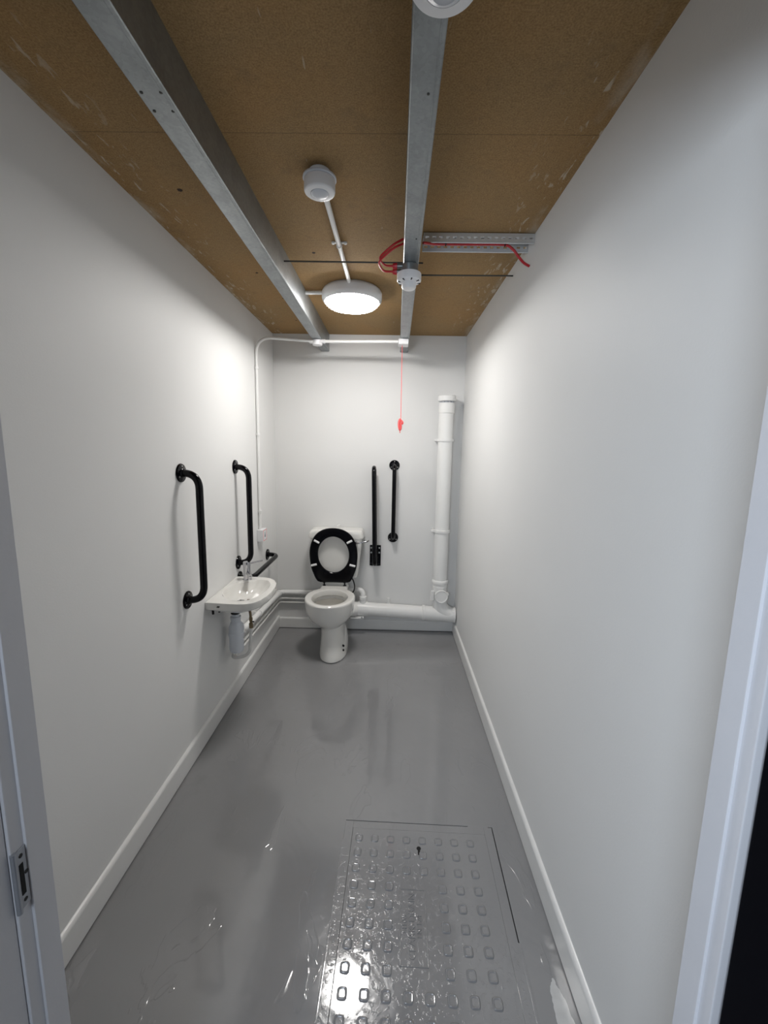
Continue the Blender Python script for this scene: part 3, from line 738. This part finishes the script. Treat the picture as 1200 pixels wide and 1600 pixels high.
# side foot wing with fixing holes, right
for s_ in (-1, 1):
    b.rings([egg(X_+.028+s_*.046, 3.03, .056, 2.83, 3.22, .001, 40), egg(X_+.028+s_*.046, 3.03, .057, 2.84, 3.22, .04, 40), egg(X_+.028+s_*.044, 3.03, .056, 2.86, 3.22, .085, 40), egg(X_+.027+s_*.040, 3.04, .050, 2.89, 3.22, .12, 40), egg(X_+.025+s_*.033, 3.06, .044, 2.94, 3.22, .160, 40), egg(X_+.022+s_*.02, 3.08, .036, 2.98, 3.20, .20, 40)])
b.build('pan', M_cer, t)
for yy, zz in ((2.885, .062), (2.893, .092)):
    MB().lathe([(.0075, -.008), (.0075, .004), (.001, .0045)], (X_+.111, yy, zz), (.75, -1, 0), 14).build('fixing_hole', M_dark, t, label='dark fixing hole')
MB().lathe([(.052, 0), (.052, .10), (.058, .105), (.058, .16)], (X_+.02, 3.22, .225), (1, .45, 0), 32).build('outlet_connector', M_pvc, t)
MB().rings([egg(X_, 2.96, .139, 2.793, 3.127, .355), egg(X_, 2.96, .1395, 2.7925, 3.1275, .368)]).build('shade_disc', M_bowl_shade, t, label='grey disc standing in for the shade inside the bowl')  # added disc under the rim, coloured to stand in for the bowl's shade
# cistern
KX = -.424
def rrect(xc, yc, hw, hd, z, r=.03, n=8):
    out = []
    for (sx_, sy_, a0) in ((1, 1, 0), (-1, 1, PI/2), (-1, -1, PI), (1, -1, 3*PI/2)):
        for k in range(n+1):
            a = a0+PI/2*k/n; out.append(Vector((xc+sx_*(hw-r)+r*math.cos(a), yc+sy_*(hd-r)+r*math.sin(a), z)))
    return out
cy = D-.095
b = MB(); b.rings([rrect(KX, cy+.01, .150, .075, .500), rrect(KX, cy+.01, .165, .082, .506), rrect(KX, cy+.008, .178, .084, .56), rrect(KX, cy+.004, .196, .088, .70), rrect(KX, cy+.002, .204, .090, .80), rrect(KX, cy+.002, .205, .090, .832)])
b.build('cistern', M_cer, t)
b = MB(); b.rings([rrect(KX, cy, .208, .094, .826), rrect(KX, cy, .217, .0945, .830), rrect(KX, cy, .218, .0945, .842), rrect(KX, cy, .212, .0935, .868), rrect(KX, cy, .206, .090, .882, .034), rrect(KX, cy, .196, .082, .890, .034), rrect(KX, cy, .17, .06, .892, .034)])
b.build('cistern_lid', M_cer, t)
b = MB(); b.box((KX-.012, D-.030, .891), (KX+.014, D-.008, .905), .004).lathe([(.012, 0), (.012, .006), (.005, .009)], (KX+.008, D-.02, .903), n=16)
b.build('lid_cap', M_pvc, t)
b = MB(); b.cyl((KX+.160, cy-.088, .800), (KX+.160, cy-.112, .800), .011, 18); b.tube(smooth_path([(KX+.160, cy-.108, .800), (KX+.185, cy-.112, .800), (KX+.215, cy-.110, .808), (KX+.245, cy-.108, .812), (KX+.262, cy-.104, .822)]), .0055, 12)
b.build('flush_lever', M_chrome, t, label='chrome flush lever')
MB().tube(smooth_path([(KX+.105, cy-.02, .505), (KX+.135, cy-.05, .480), (KX+.150, cy-.07, .43), (KX+.135, cy-.07, .385), (KX+.09, cy-.04, .36)]), .0055, 10).build('inlet_hose', M_paper, t, label='dark flexible inlet hose')
MB().box((X_-.10, 3.232, .436), (X_+.10, 3.256, .500), .004).build('flush_gap_plate', M_cer, t)
# seat, raised and leaning on the cistern
sy0, sz0 = 3.212, .474; sy1, sz1 = 3.168, .921
axu = Vector((0, sy1-sy0, sz1-sz0)); SL = axu.length; axu.normalize(); nrm = Vector((0, -axu.z, axu.y)); sorg = Vector((X_-.002, sy0, sz0))
_pts = [(0, .449), (.056, .4425), (.104, .422), (.142, .388), (.168, .341), (.184, .285), (.1885, .225), (.180, .132), (.163, .076), (.147, .037), (.131, .010), (.100, .0), (0, .0)]
_half = [Vector(p) for p in _pts]
_full = _half + [Vector((-p.x, p.y)) for p in _half[-2:0:-1]]
_cat = catmull([tuple(p) for p in _full], 5)
def seat_out(k, n=72):
    a = 2*PI*k/n
    c = (0, .2325); return Vector((math.cos(a), math.sin(a)))*ray_poly(_cat, c, a)+Vector(c)
def seat_in(k, n=72):
    a = 2*PI*k/n
    return Vector((.1215*math.cos(a), .2325+.148*math.sin(a)))
def sp(v, h): return sorg+Vector((v.x, 0, 0))+axu*v.y+nrm*h
rs = []
for f, h in ((0, .004), (0, .012), (.06, .018), (.25, .020), (.75, .020), (.94, .018), (1, .012), (1, .004), (.94, 0), (.06, 0)):
    rs.append([sp(seat_out(k)*(1-f)+seat_in(k)*f, h) for k in range(72)])
b = MB(); b.rings(rs, closed=True)
seat = b.build('seat', M_seat, t, label='raised black toilet seat')
for (ux, uy, an) in ((-.128, .342, -.50), (.128, .345, .50), (-.153, .149, .27), (.149, .150, -.27)):
    c0 = Vector((ux, uy)); d_ = Vector((math.cos(an), math.sin(an)))*.0225
    MB().tube([sp(c0-d_, .0225), sp(c0-d_*.9, .0225), sp(c0+d_*.9, .0225), sp(c0+d_, .0225)], .0085, 12).build('buffer', M_white, seat, label='white rubber buffer')
for dx in (-.082, .082):
    b = MB(); b.lathe([(.013, 0), (.013, .004), (.006, .006), (.0055, .030)], (X_+dx, 3.222, .4395), n=24); b.cyl((X_+dx-.008, 3.218, .468), (X_+dx+.008, 3.218, .468), .006, 16)
    b.build('hinge', M_seat, t, label='black seat hinge')
